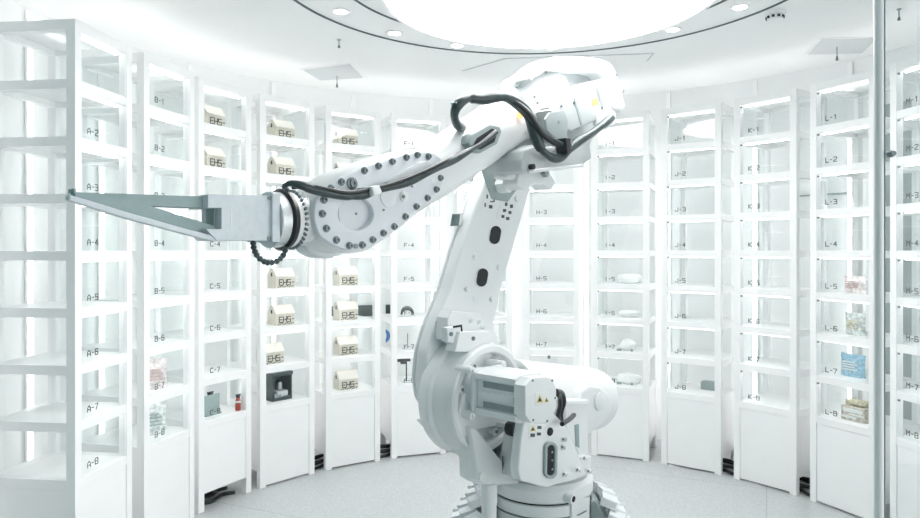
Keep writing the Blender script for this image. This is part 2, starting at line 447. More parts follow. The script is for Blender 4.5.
for i in range(13):
    c, rz = CF[i]; L = LET[i]
    t = thing('display_cabinet', CABL.get(i, 'white glass display cabinet with compartments lettered %s' % L), 'cabinet', (c.x, c.y, 0), rz, 'display cabinets around the robot')
    CAB[i] = t
    inst('frame', FR, t); inst('top_panel', TP, t); inst('fill_strip', CV, t)
    inst('front_panel', FPs if L == 'C' else FP, t); inst('back_panel', BP, t)
    for s in (-1, 1):
        inst('side_panel', SP, t, (s * (hw - .014), 0, 0)); inst('side_glass', SG, t, (s * (hw - .012), 0, 0))
    for k in range(8):
        inst('shelf', SH if k < 7 else SHB, t, (0, 0, CELL[k]))
        inst('shelf_fill', LS, t, (0, 0, CELL[k] - (.002 if k == 0 else 0) - (op - (CT - .047 - CELL[0]) if k == 0 else 0)))
        g = inst('glass_door', GD if k else GD1, t, (0, 0, CELL[k]))
        if L not in 'DE' and (L, k) not in (('A', 0), ('C', 0), ('C', 1)):
            tx = text_mesh('lettering', '%s-%d' % (L, k + 1), .026, -.074, .040, .0118, stroke=.17, adv=5.4, sx=1.12)
            link('lettering', tx, M['ink'], g)
        if L in 'IJKLM': inst('hinge', HG, g)

# ------------------------------------------------------------------ goods in the cabinets
def place(o_name, lb, cat, ci, k, x, y, rz=0, group=None):
    """a thing standing on the floor of compartment k of cabinet ci at local x, y"""
    c, r = CF[ci]; d = Vector((math.cos(r), math.sin(r))); n = Vector((-d.y, d.x))
    p = c + d * x + n * y
    return thing(o_name, lb, cat, (p.x, p.y, CELL[k - 1] + .0004), r + rz, group)
def house_meshes():
    l, dp, h, rh = .075, .05, .076, .052
    bm = bmesh.new()
    A = [bm.verts.new((-l, y, z)) for y, z in ((-dp, 0), (dp, 0), (dp, h), (.012, h + rh), (-.012, h + rh), (-dp, h))]
    B = [bm.verts.new((l, y, z)) for y, z in ((-dp, 0), (dp, 0), (dp, h), (.012, h + rh), (-.012, h + rh), (-dp, h))]
    bm.faces.new(A); bm.faces.new(B[::-1])
    for k in range(6): bm.faces.new((A[k], A[(k + 1) % 6], B[(k + 1) % 6], B[k]))
    bmesh.ops.bevel(bm, geom=bm.edges[:], offset=.002, segments=1, affect='EDGES')
    body = bm_mesh(bm, 'carton'); body.materials.append(M['board'])
    # roof sheet with small eaves, the printed band and the gable window
    bm = bmesh.new()
    for s in (-1, 1):
        q = [(s * .013, h + rh + .0015), (s * (dp + .004), h - .002), (s * (dp + .004), h + .0005), (s * .013, h + rh + .004)]
        a = [bm.verts.new((-l - .002, *p)) for p in q]; b = [bm.verts.new((l + .002, *p)) for p in q]
        bm.faces.new(a); bm.faces.new(b[::-1])
        for k in range(4): bm.faces.new((a[k], a[(k + 1) % 4], b[(k + 1) % 4], b[k]))
    roof = bm_mesh(bm, 'roof'); roof.materials.append(M['boardw'])
    tx = text_mesh('printed_band', 'EHS-', .036, .012, .036, -dp - .0002, .001, .17, 5.2, 1.05)
    bm = bmesh.new(); bm.from_mesh(tx)
    for k in range(9):
        x = -.06 + k * .0145
        add_box(bm, x, x + .009, -dp - .0012, -dp - .0002, .002 + (k % 3) * .003, .0085 + (k % 3) * .003)
    tx = bm_mesh(bm, 'printed_band'); tx.materials.append(M['ink2'])
    bm = bmesh.new()
    add_box(bm, -l - .0012, -l - .0002, -.009, .009, .076, .102)
    wn = bm_mesh(bm, 'gable_window'); wn.materials.append(M['ink2'])
    return [('carton', body), ('roof', roof), ('printed_band', tx), ('gable_window', wn)]
HM = house_meshes()
def house(ci, k, x, y, rz=0):
    t = place('cardboard_house', 'small kraft cardboard house with dark print in cabinet %s, %s compartment from top' % (LET[ci], ['top', 'second', 'third', 'fourth', 'fifth', 'sixth', 'seventh', 'bottom'][k - 1] if k > 1 else 'first'), 'cardboard house', ci, k, x, y, rz, 'cardboard houses in the cabinets')
    for n_, me in HM: inst(n_, me, t)
for k in (1, 2): house(2, k, -.012, .12, .05)
for k in (1, 2, 5, 6): house(3, k, .035, .14, .04)
house(3, 7, -.055, .13, .04)
for k in (1, 2, 5, 6, 7, 8): house(4, k, .0, .14, .05)

# dark appliance in D, bottom
t = place('small_appliance', 'small black appliance box with glass front and metal dome, below cardboard houses', 'appliance', 3, 8, .0, .14)
link('casing', box_mesh('casing', (-.075, .075, .055, .075, 0, .165), (-.075, -.062, -.07, .055, 0, .165), (.066, .075, -.07, .055, 0, .165), (-.078, .078, -.078, .078, .165, .188), (-.075, .075, -.07, .055, 0, .022)), M['darkg'], t)
link('dome', lathe('dome', [(0, .135), (.014, .13), (.026, .115), (.028, .07), (.028, .065), (0, .065)], (.012, -.01, 0), (0, 0, 1), 24), M['steel'], t)
link('tray', box_mesh('tray', (-.03, .055, -.055, .035, .0225, .06), bevel=.005), M['alu'], t)
link('side_window', box_mesh('side_window', (-.0635, -.0625, -.06, .05, .025, .16)), M['smoke'], t)
link('front_strip', box_mesh('front_strip', (-.06, -.035, -.073, -.068, .023, .05), (-.03, -.01, -.073, -.068, .023, .04)), M['steel'], t)
# canisters in C, bottom
def canister(lb, x, y, s, rz=0):
    t = place('red_canister', lb, 'canister', 2, 8, x, y, rz, 'red canisters in cabinet C')
    link('cylinder', lathe('cylinder', [(0, 0), (.02 * s, 0), (.021 * s, .004), (.021 * s, .08 * s), (.012 * s, .098 * s), (0, .098 * s)], (0, 0, 0), (0, 0, 1), 24), M['red'], t)
    link('label_band', lathe('label_band', [(.0213 * s, .062 * s), (.0216 * s, .062 * s), (.0216 * s, .077 * s), (.0213 * s, .077 * s), (.0213 * s, .062 * s)], (0, 0, 0), (0, 0, 1), 24), M['stick'], t)
    link('valve', box_mesh('valve', (-.012 * s, .012 * s, -.01 * s, .01 * s, .0982 * s, .118 * s), (-.02 * s, .026 * s, -.006 * s, .006 * s, .118 * s, .126 * s)), M['black'], t)
    return t
canister('small red canister with black valve, right of the pair in cabinet C', .138, .042, .8)
t2 = canister('red canister half hidden behind a grey green plate in cabinet C', .045, .185, .95)
link('hose', tube('hose', [(0, -.012, .117), (-.02, -.045, .112), (-.045, -.056, .085), (-.055, -.056, .05), (-.058, -.05, .01)], .004), M['black'], t2)
o = place('plate', 'grey green upright plate standing at left in cabinet C bottom compartment', 'plate', 2, 8, -.01, .10)
link('panel', box_mesh('panel', (-.07, .05, -.005, .005, 0, .122), bevel=.002), M['teal'], o)
link('foot', box_mesh('foot', (-.07, .05, -.02, -.0052, 0, .01), (-.07, .05, .0052, .02, 0, .01)), M['teal'], o)

# blobby goods
def lump(name, r, sz, seed, m, jit=.25):
    rnd = random.Random(seed); bm = bmesh.new()
    bmesh.ops.create_icosphere(bm, subdivisions=3, radius=r)
    off = [Vector((rnd.uniform(-1, 1), rnd.uniform(-1, 1), rnd.uniform(-1, 1))).normalized() for _ in range(14)]
    for v in bm.verts:
        d = v.co.normalized(); k = 1 + jit * sum(max(0, d.dot(o_)) ** 8 for o_ in off) - jit * .4
        v.co = Vector((v.co.x * sz[0], v.co.y * sz[1], v.co.z * sz[2])) * k
    zmin = min(v.co.z for v in bm.verts)
    for v in bm.verts: v.co.z = max(0, v.co.z - zmin - r * .12)
    me = bm_mesh(bm, name, True, 70); me.materials.append(m); return me
for k, sz, lb in ((5, (1.6, .8, .75), 'white crumpled cloth bundle in compartment I-5'), (6, (1.6, .9, .55), 'flat white cloth bundle in compartment I-6'),
                  (7, (1.1, .8, .8), 'white cloth bundle with small grey clip in compartment I-7'), (8, (1.7, .9, .8), 'large white cloth bundle in compartment I-8')):
    t = place('cloth_bundle', lb, 'cloth bundle', 8, k, .035, .16, 0, 'white bundles in cabinet I')
    inst('cloth', lump('cloth', .05, sz, k, M['plush'], .3), t)
    if k in (7, 8): link('clip', box_mesh('clip', (-.075, -.04, -.06, -.045, 0, .014), (.03, .045, -.065, -.05, 0, .02), bevel=.002), M['grey'], t)
def pouch(nm, lb, cat, ci, k, x, y, w, h, dpt, m, lean=0, rz=0, crimp=None):
    t = place(nm, lb, cat, ci, k, x, y, rz)
    bm = bmesh.new(); nx, nz = 10, 12; fr, bk = [], []
    rnd = random.Random(k * 13 + ci)
    for j in range(nz + 1):
        a, b = [], []
        for q in range(nx + 1):
            sx, sz = q / nx * 2 - 1, j / nz
            bul = max(0, 1 - sx * sx) ** .6 * (math.sin(PI * min(1, sz * .9 + .25)) ** .7 if sz < .83 else .25 * (1 - sz) / .17 + .02) + .015
            X = sx * w / 2 * (1 - .06 * math.sin(sz * PI)); Zz = sz * h; Y = lean * Zz
            wob = rnd.uniform(-.003, .003)
            a.append(bm.verts.new((X, Y - bul * dpt / 2 + wob, Zz))); b.append(bm.verts.new((X, Y + bul * dpt / 2 + wob, Zz)))
        fr.append(a); bk.append(b)
    for j in range(nz):
        for q in range(nx):
            bm.faces.new((fr[j][q], fr[j][q + 1], fr[j + 1][q + 1], fr[j + 1][q])); bm.faces.new((bk[j][q], bk[j + 1][q], bk[j + 1][q + 1], bk[j][q + 1]))
        bm.faces.new((fr[j][0], fr[j + 1][0], bk[j + 1][0], bk[j][0])); bm.faces.new((fr[j][nx], bk[j][nx], bk[j + 1][nx], fr[j + 1][nx]))
    for A, B in ((fr[0], bk[0]), (fr[nz], bk[nz])):
        for q in range(nx): bm.faces.new((A[q], B[q], B[q + 1], A[q + 1]))
    me = bm_mesh(bm, 'pouch', True, 60); inst('pouch_body', me, t); me.materials.append(m)
    bm = bmesh.new()
    for j in range(4):
        zz = h * (.3 + .11 * j); add_box(bm, -w * .28, w * (.3 - .1 * (j % 2)), lean * zz - dpt * .56 - .001, lean * zz - dpt * .5, zz, zz + h * .05)
    link('print', bm_mesh(bm, 'print'), crimp or M['ink'], t)
    return t
pouch('snack_pouch', 'pink grey printed pouch standing behind label B-7', 'pouch', 1, 7, .02, .125, .15, .16, .05, M['foilp'], .0, -.7, M['pink'])
pouch('snack_pouch', 'grey green printed pouch leaning behind label B-8', 'pouch', 1, 8, .02, .125, .15, .17, .05, M['foil'], .2, -.7, M['teal'])
pouch('snack_bag', 'pink printed snack bag behind label L-5', 'snack bag', 11, 5, -.02, .15, .15, .10, .06, M['foilp'], 0, 0, M['pink'])
pouch('snack_bag', 'cream printed snack bag behind label L-6', 'snack bag', 11, 6, -.02, .15, .13, .13, .06, M['foil'], 0, 0, M['yell'])
pouch('snack_bag', 'light blue printed bag behind label L-7', 'snack bag', 11, 7, -.035, .15, .16, .135, .06, M['bluebag'], 0, 0, M['stick'])
# open-top printed box in L-8
t = place('printed_box', 'taupe printed box with pale stripes behind label L-8', 'box', 11, 8, .01, .13)
link('carton', box_mesh('carton', (-.075, .075, -.045, .045, 0, .085), bevel=.003), M['brown'], t)
link('wrap', box_mesh('wrap', (-.06, .06, -.0475, -.0455, .05, .072), (-.07, .02, -.0475, -.0455, .015, .028), (-.02, .07, -.0475, -.0455, .034, .042)), M['stick'], t)
link('lid', box_mesh('lid', (-.06, .06, -.035, .035, .0855, .12), bevel=.012), M['yell'], t)
# J-8
t = place('grey_box', 'small flat dark grey box in compartment J-8', 'box', 9, 8, .075, .26)
link('carton', box_mesh('carton', (-.075, .045, -.04, .04, 0, .055), bevel=.003), M['grey'], t)
link('end_cap', box_mesh('end_cap', (.047, .06, -.04, .04, 0, .055), bevel=.002), M['forkg'], t)
# F goods
t = place('dark_slipper', 'dark green curved ornament on pale base in compartment F-6', 'ornament', 5, 6, -.05, .16)
link('arch', tube('arch', [(-.045, 0, .012), (-.03, 0, .05), (0, 0, .062), (.03, 0, .05), (.05, 0, .016)], .011, radii=lambda s: .6 + .9 * math.sin(PI * s)), M['darkg'], t)
link('base', box_mesh('base', (-.06, .06, -.03, .03, 0, .006), bevel=.002), M['alu'], t)
t = place('hook_stand', 'black bracket stand with thin stem in compartment F-8', 'stand', 5, 8, -.055, .16)
link('base', box_mesh('base', (-.035, .035, -.03, .03, 0, .006), bevel=.002), M['alu'], t)
link('stem', lathe('stem', [(0, 0), (.005, 0), (.005, .15), (0, .15)], (0, 0, .006), (0, 0, 1), 10), M['black'], t)
link('arm', box_mesh('arm', (-.07, .03, -.01, .01, .157, .178), (-.045, -.005, -.012, .012, .14, .157), bevel=.002), M['black'], t)
t = place('hook_stand', 'thin wire stand with small plate in compartment F-7', 'stand', 5, 7, -.045, .16)
link('base', box_mesh('base', (-.035, .035, -.03, .03, 0, .008), bevel=.002), M['alu'], t)
link('stem', lathe('stem', [(0, 0), (.003, 0), (.003, .11), (0, .11)], (0, 0, .008), (0, 0, 1), 8), M['bolt'], t)

# things on the wall behind the cabinets
def wall_pt(px, r=WR - .012):
    a = (px - 460) / F; A = a * a + 1; B = -2 * (a * RX + RY); D = RX * RX + RY * RY - r * r
    t = (-B + math.sqrt(B * B - 4 * A * D)) / (2 * A); return Vector((a * t, t)), math.atan2(a * t - RX, t - RY)
def wall_z(px, py):
    p, _ = wall_pt(px); return H + (CY - py) / F * p.y
_, a0 = wall_pt(329); _, a1 = wall_pt(391)
o = link('wall_strip', arc_wall('wall_strip', WR - .02, WR - .001, a0, a1, wall_z(360, 316.5), wall_z(360, 305.5), None, 24), M['darkg'])
tag(o, 'dark green strip on wall seen through cabinet E sixth compartment', 'wall strip')
_, a0 = wall_pt(794); _, a1 = wall_pt(860)
o = link('wall_rail', arc_wall('wall_rail', WR - .02, WR - .001, a0, a1, wall_z(825, 195.2), wall_z(825, 193.7), None, 24), M['grey'])
tag(o, 'thin grey rail on wall seen through cabinet L third compartment', 'wall rail')
p, a = wall_pt(382)
t = thing('wall_sign', 'white wall sign with blue crescent between cabinets E and F', 'sign', (p.x, p.y, wall_z(382, 336)), -a)
link('plate', box_mesh('plate', (-.11, .11, -.004, .006, -.12, .12), bevel=.002), M['stick'], t)
bm = bmesh.new()
n = 24; pr = None
for k in range(n + 1):
    b = -1.9 + 3.6 * k / n; wd = .012 * math.sin(PI * k / n) + .003
    q = [bm.verts.new((math.cos(b) * (.052 + s * wd), y, math.sin(b) * (.052 + s * wd))) for s in (-1, 1) for y in (-.0045, -.007)]
    if pr:
        for i_, j_ in ((0, 1), (1, 3), (3, 2), (2, 0)): bm.faces.new((pr[i_], pr[j_], q[j_], q[i_]))
    pr = q
link('crescent', bm_mesh(bm, 'crescent'), M['blue'], t)
# dark doors behind M
p, a = wall_pt(905, WR - .03)
for k, aa in enumerate((1.135, 1.37)):
    o = link('door_%d' % (k + 1), box_mesh('door', (-.18, .18, -.012, .012, .35, 2.45)), M['grey'])
    o.location = (RX + (WR - .04) * math.sin(aa), RY + (WR - .04) * math.cos(aa), 0); o.rotation_euler = (0, 0, -aa); struct(o)
# cables on the floor in the gap behind the cabinets
for k, (a0, lb) in enumerate(((-1.09, 'black cable bundle on floor under cabinet C'), (-.72, 'black cable bundle on floor behind gap between cabinets D and E'), (-.47, 'black cable bundle on floor behind gap between cabinets E and F'), (-.2, 'black cable bundle on floor behind cabinets F and G'),
                              (.78, 'black cable bundle on floor behind gap between cabinets J and K'), (1.02, 'black cable bundle on floor behind gap between cabinets K and L'))):
    bm = None; mes = []
    for q in range(5):
        pts = []
        for s in range(7):
            a = a0 - .09 + s * .03; r = 2.36 - .06 * q + .02 * math.sin(s * 2.1 + q)
            pts.append((RX + r * math.sin(a), RY + r * math.cos(a), .012 + .012 * (q % 2)))
        mes.append(tube('cable', pts, .011, 8, 4))
    t = thing('cable_bundle', lb, 'cables', (RX + 2.2 * math.sin(a0), RY + 2.2 * math.cos(a0), 0), 0, 'cable bundles under the cabinets')
    for me in mes:
        o = link('cable', me, M['black'], t); o.matrix_parent_inverse = Matrix.Translation(-t.location)

# entrance glass door at right with steel stile
xs, ys = (878.5 - 460) / F * 1.7, 1.7
t = thing('entrance_door', 'clear glass entrance door with slim steel stile at right edge', 'door', (xs, ys, 0))
link('stile', lathe('stile', [(0, 0), (.0115, 0), (.0115, CH - .002), (0, CH - .002)], (0, 0, 0), (0, 0, 1), 32), M['white'], t)
link('gasket', box_mesh('gasket', (.0118, .0136, -.006, .006, .005, CH - .005)), M['grey'], t)
link('glass_leaf', box_mesh('glass_leaf', (.0152, .62, -.005, .005, .01, CH - .01)), M['doorglass'], t)
hz = H + (CY - 154.5) / F * 1.7
lk = link('lock_knob', lathe('lock_knob', [(0, 0), (.008, 0), (.009, .006), (.006, .018), (0, .018)], (.024, -.0052, hz), (0, -1, 0), 16), M['bolt'], t)

# ------------------------------------------------------------------ robot
PHI = math.radians(47)
DU = Vector((-math.cos(PHI), -math.sin(PHI))); NV = Vector((math.sin(PHI), -math.cos(PHI)))
RC = Vector((.3725, 3.155))
rob = thing('robot_arm', 'large white six axis industrial robot arm in the middle of the room', 'robot', (RC.x, RC.y, 0), math.atan2(DU.y, DU.x))
def P(px, py, v=0.0):
    """robot coordinates (u forward, w up) of the point of plane v seen at a photo pixel"""
    a = (px - 460) / F
    t = (v + NV.dot(RC)) / (NV.x * a + NV.y)
    p = Vector((a * t, t)) - RC
    return (p.dot(DU), H + (CY - py) / F * t)
def P3(px, py, v=0.0):
    u, w = P(px, py, v); return Vector((u, v, w))
def PL(pts, v): return [P(x, y, v) for x, y in pts]
def ext(name, pts, v0, v1, bevel=.006, m='robot', parent=None, rnd=.0, holes=(), vp=None):
    """plate whose front face (at v1, the camera side) has the given outline"""
    vv = v1 if vp is None else vp
    return link(name, extrude(name, [PL(pts, vv)] + [PL(h, vv) for h in holes], v0, v1, bevel, rnd), M[m], parent or rob)
def disc(name, prof, c, axis, m='robot', parent=None, n=48):
    return link(name, lathe(name, prof, c, axis, n), M[m], parent or rob)
VA = (0, 1, 0)

# base and turntable
base = disc('base', [(0, 0), (.36, 0), (.36, .05), (.30, .07), (.23, .12), (.212, .16), (.212, .375), (.222, .38), (.222, .425), (.212, .43), (0, .43)], (0, 0, 0), (0, 0, 1), 'robot', None, 72)
disc('seam_ring', [(.2135, .372), (.2235, .372), (.2235, .378), (.2135, .378), (.2135, .372)], (0, 0, 0), (0, 0, 1), 'bolt', base, 72)
turn = disc('turntable', [(0, .436), (.217, .436), (.235, .447), (.235, .495), (.215, .515), (0, .515)], (0, 0, 0), (0, 0, 1), 'robot', None, 72)
disc('seal_ring', [(0, .4302), (.216, .4302), (.216, .4358), (0, .4358)], (0, 0, 0), (0, 0, 1), 'dark', turn, 72)
# connector block and round plug at the base's right
bx = ext('connector_box', [(572, 500), (590, 497), (590, 548), (572, 548)], .14, .22, .005)
c = P3(573, 499, .24); disc('plug', [(0, 0), (.018, 0), (.018, -.05), (.022, -.05), (.022, 0.004), (.014, .004), (.014, -.003), (0, -.003)], c, VA, 'robot', bx, 24)
disc('socket', [(0, .0), (.0135, .0), (.0135, .0015), (0, .0015)], c + Vector((0, .001, 0)), VA, 'dark', bx, 20)
disc('pillar', [(0, 0), (.032, 0), (.032, .2), (.035, .21), (.035, .29), (0, .30)], P3(489, 485, .0) + Vector((0, 0, -.28)), (0, 0, 1), 'robot')
# cable chain coiled round the base: stepped links
bm = bmesh.new()
for tier in range(6):
    r = .245 + .036 * tier; z = .53 - .058 * tier; n = 15 + 3 * tier
    for k in range(n):
        a = 2 * PI * (k + .5 * (tier % 2)) / n
        if math.cos(a - .75) > .42 or (math.cos(a - 2.32) > .3 and tier in (0, 1, 5)): continue
        add_box(bm, r - .04, r + .03, -.034, .034, z - .036, z, Matrix.Rotation(a, 4, 'Z') @ Matrix.Translation((r, 0, z)) @ Matrix.Rotation(.3, 4, 'Y') @ Matrix.Translation((-r, 0, -z)))
bmesh.ops.bevel(bm, geom=bm.edges[:], offset=.004, segments=1, affect='EDGES')
ch = link('cable_chain', bm_mesh(bm, 'cable_chain'), M['robotg'], rob)
ca = [(.228, .0), (.228, .40), (.25, .40), (.39, .18), (.39, 0)]
bm = bmesh.new(); pr = None
for k in range(37):
    a = .75 + 1.2 + (2 * PI - 2.4) * k / 36
    q = [bm.verts.new((r_ * math.cos(a), r_ * math.sin(a), z_)) for r_, z_ in ca]
    if pr:
        for i in range(5): bm.faces.new((pr[i], pr[(i + 1) % 5], q[(i + 1) % 5], q[i]))
    else: bm.faces.new(q)
    pr = q
bm.faces.new(pr)
link('chain_core', bm_mesh(bm, 'chain_core', True), M['grey'], ch)

# frame casting with the slanted window
fr = ext('frame_casting', [(463, 395), (475, 385), (520, 396), (523, 430), (521, 484), (485, 486), (477, 481), (476, 462), (464, 440), (459, 415)], -.10, .0, .006, rnd=.006,
         holes=[[(473, 430), (488, 427.5), (505, 425), (510, 440), (508, 462), (499, 462)]])
ext('frame_web', [(470, 425), (512, 420), (514, 470), (490, 468)], -.12, -.07, .004, 'bracket', fr)  # dark colour carries the shade inside the casting's window
ext('rear_fin', [(429, 422.5), (440, 417), (462, 405), (490, 420), (486, 478), (478, 478), (474, 461), (447, 443)], -.20, -.12, .005, 'robot', fr)
rb = ext('frame_rib', [(471, 428), (476, 428), (505, 465), (520, 470), (520, 484), (486, 485), (478, 481), (477, 463)], -.02, .03, .008, 'robot', fr, rnd=.01)
disc('boss', [(0, 0), (.018, 0), (.02, .012), (.012, .016), (0, .016)], P3(481, 476, .03), VA, 'robot', fr, 24)
pl = ext('front_housing', [(526, 412), (551, 411), (560, 419), (568, 430), (575, 446), (582, 462), (588, 475), (572, 481), (556, 485), (547, 488), (521, 481), (518.5, 470), (521, 440)], .18, .225, .008, rnd=.012)
ext('housing_core', [(540, 428), (560, 424), (574, 446), (587, 474), (572, 480), (556, 484), (547, 486), (530, 482), (532, 470)], .0, .179, .006, 'robot', pl)
# obround access window
def obround(px, py, hw_, hh, v, tilt=0, n=10):
    out = []
    for s in (1, -1):
        for k in range(n + 1):
            a = PI * k / n if s > 0 else PI + PI * k / n
            x = math.cos(a) * hw_; y = (hh - hw_) * s + math.sin(a) * hw_
            out.append((px + x * math.cos(tilt) - y * math.sin(tilt), py - (x * math.sin(tilt) + y * math.cos(tilt))))
    return out
ext('window_bezel', obround(551.5, 460.5, 6.2, 18.5, .24, -.02), .2252, .238, .003, 'grey', pl, holes=[obround(551.5, 460.5, 3.8, 15.5, .24, -.02)])
w_ = ext('window_recess', obround(551.5, 460.5, 3.7, 15.4, .24, -.02), .2252, .229, .0005, 'dark', pl)
for py in (452, 460, 469): disc('sight_bolt', [(0, 0), (.005, 0), (.005, .004), (0, .004)], P3(551.5, py, .2292), VA, 'steel', pl, 10)
for px, py, r in ((543.5, 432, .017), ):
    disc('port_plug', [(0, 0), (r, 0), (r, .006), (r * .8, .009), (0, .009)], P3(549.5, 431.5, .2252), VA, 'black', pl, 24)
for px, py in ((563, 439), (562, 447), (563.5, 474), (577, 469.5), (588, 471), (584, 458)):
    disc('fitting', [(0, 0), (.012, 0), (.012, .01), (.008, .012), (.008, .022), (0, .022)], P3(px, py, .2252), VA, 'robot', pl, 14)
    disc('fitting_tip', [(0, 0), (.0055, 0), (.0055, .003), (0, .003)], P3(px, py, .2475) , VA, 'bolt', pl, 10)
ext('side_bracket', [(581, 458), (591, 456), (591, 470), (582, 472)], .15, .215, .003, 'robot', pl)
ext('maker_mark', [(502.2, 456), (503.8, 456), (504, 470), (502.6, 470)], .03, .032, .0003, 'ink', fr)
# stickers
def sticker(pts, v, parent, tri=None, dots=()):
    s = ext('sticker', pts, v, v + .0012, .0002, 'stick', parent)
    if tri:
        for q in tri:
            ext('warning_sign', q, v + .0013, v + .002, .0001, 'yellow', s)
            cx = sum(p[0] for p in q) / 3; cy = sum(p[1] for p in q) / 3
            ext('warning_mark', [(cx + (x - cx) * .55, cy + (y - cy) * .55) for x, y in q], v + .0021, v + .0026, .0001, 'ink2', s)
    for q in dots: ext('printed_mark', q, v + .0013, v + .0018, .0001, 'ink', s)
    return s
def bx_(x, y, w, h): return [(x, y), (x + w, y), (x + w, y + h), (x, y + h)]
sticker([(528.5, 426), (543, 423), (543.5, 436), (529, 439.5)], .2252, pl, [[(530, 431.5), (533, 425.5), (536, 431)]], [bx_(537.5, 426, 4, 3), bx_(530.5, 433.5, 4.5, 3.5), bx_(537, 432.5, 4, 3)])

# axis two gear housing
A2 = P3(490, 398, .0)
gh = disc('gear_housing', [(0, -.18), (.245, -.18), (.252, -.165), (.252, -.115), (.240, -.105), (.236, -.06), (.226, -.045), (.226, -.008), (.218, .0), (.196, .0), (.190, -.006), (.186, -.05), (0, -.05)], A2, VA, 'robot', None, 80)
for a in (60, 118, 150, 205, 250, 330, 20):
    r = .165
    c = A2 + Vector((math.cos(math.radians(a)) * r, -.05, math.sin(math.radians(a)) * r))
    disc('bolt_boss', [(0, 0), (.018, 0), (.018, .03), (.014, .036), (0, .036)], c, VA, 'robot', gh, 20)
    disc('bolt', [(0, 0), (.007, 0), (.007, .004), (0, .004)], c + Vector((0, .0362, 0)), VA, 'bolt', gh, 12)
# drive motor
def oct_(cu, cw, hu, hh, ch):
    return [(cu - hu + ch, cw - hh), (cu + hu - ch, cw - hh), (cu + hu, cw - hh + ch), (cu + hu, cw + hh - ch), (cu + hu - ch, cw + hh), (cu - hu + ch, cw + hh), (cu - hu, cw + hh - ch), (cu - hu, cw - hh + ch)]
# body outline follows the end plate seen in the photo
END = [(531, 378), (546, 376.5), (552, 378), (556.5, 388), (556.5, 408), (552, 418), (545, 424), (531, 423), (525.5, 415), (525.5, 386)]
vm = .32
endp = PL(END, vm)
mo = link('drive_motor', extrude('drive_motor', [endp], vm - .055, vm, .004), M['robot'], rob)
cu_ = sum(p[0] for p in endp) / len(endp); cw_ = sum(p[1] for p in endp) / len(endp)
hu_ = (max(p[0] for p in endp) - min(p[0] for p in endp)) / 2; hh_ = (max(p[1] for p in endp) - min(p[1] for p in endp)) / 2
link('motor_body', extrude('motor_body', [oct_(cu_, cw_, hu_ * .80, hh_ * .84, .026)], .055, vm - .056, .004), M['robotg'], mo)
link('top_rail', extrude('top_rail', [[(cu_ - hu_ * .9, cw_ + hh_ * .62), (cu_ + hu_ * .94, cw_ + hh_ * .62), (cu_ + hu_ * .94, cw_ + hh_ * .86), (cu_ + hu_ * .6, cw_ + hh_ * .97), (cu_ - hu_ * .6, cw_ + hh_ * .97)]], .055, vm - .0562, .004), M['robot'], mo)
link('bottom_rail', extrude('bottom_rail', [[(cu_ - hu_ * .9, cw_ - hh_ * .62), (cu_ + hu_ * .94, cw_ - hh_ * .62), (cu_ + hu_ * .94, cw_ - hh_ * .86), (cu_ + hu_ * .6, cw_ - hh_ * .97), (cu_ - hu_ * .6, cw_ - hh_ * .97)]], .055, vm - .0562, .004), M['robot'], mo)
link('side_rail', box_mesh('side_rail', (cu_ + hu_ * .79, cu_ + hu_ * .92, .08, vm - .07, cw_ - .012, cw_ + .012)), M['robot'], mo)
for sz in (-1, 1):
    link('rail_gap_shade', box_mesh('rail_gap_shade', (cu_ + hu_ * .78, cu_ + hu_ * .815, .09, vm - .075, cw_ + sz * hh_ * .42 - .012, cw_ + sz * hh_ * .42 + .012)), M['bracket'], mo)  # dark strip painted for the shaded gap between the motor rails
link('motor_flange', extrude('motor_flange', [oct_(cu_, cw_, hu_ * .96, hh_ * .98, .02)], .035, .054, .004), M['robot'], mo)
for sx in (-1, 1):
    for sz in (-1, 1):
        disc('flange_bolt', [(0, -.085), (.016, -.085), (.016, .0), (.008, .001), (.008, .008), (0, .008)], (cu_ + sx * hu_ * .98, .05, cw_ + sz * hh_ * .96), VA, 'robot', mo, 14)
for px, py in ((532.5, 380.5), (552, 380.5), (555, 398), (547, 421), (533, 420)):
    disc('cover_screw', [(0, 0), (.0045, 0), (.0045, .003), (0, .003)], P3(px, py, vm + .0002), VA, 'bolt', mo, 10)
sticker([(535, 393), (549, 391.5), (549.5, 404.5), (535.5, 406.5)], vm + .0002, mo, [[(536.5, 403), (539.8, 394.5), (543.5, 402.5)], [(544.5, 402.5), (546.6, 397), (549, 402)]])
for px, py in ((477.5, 371), (474.5, 376), (486, 368)): pass
disc('motor_spigot', [(0, -.09), (.085, -.09), (.085, 0), (0, 0)], (cu_, .036, cw_), VA, 'robotg', mo, 40)
kn = disc('knob', [(0, 0), (.03, 0), (.034, .01), (.034, .03), (.026, .038), (0, .038)], P3(508.5, 427.5, .06), VA, 'black', None, 8)
disc('knob_shaft', [(0, -.12), (.012, -.12), (.012, 0), (0, 0)], P3(508.5, 427.5, .06), VA, 'steel', kn, 12)

# balancer drum behind at right
bc0 = P3(540, 396, -.05); axu = Vector((-1, 0, -.02))
endc = P3(594, 399, -.05); ln = (endc - bc0).length
bal = disc('balancer_drum', [(0, -.25), (.158, -.25), (.158, ln - .05), (.152, ln - .015), (.138, ln + .01), (0, ln + .015)], bc0, endc - bc0, 'robot', None, 64)
bb = ext('balancer_bracket', [(582, 391), (590, 386), (601, 387), (611, 396), (612, 412), (604, 424), (592, 433), (580, 430), (577, 410)], .0, .15, .012, rnd=.02)
disc('pin_cap', [(0, 0), (.045, 0), (.045, .008), (.036, .012), (0, .012)], P3(599.5, 401, .152), VA, 'robot', bb, 36)
disc('top_fitting', [(0, 0), (.007, 0), (.007, .014), (0, .014)], P3(549, 356, -.05) - Vector((0, 0, .012)), (0, 0, 1), 'bolt', bal, 12)
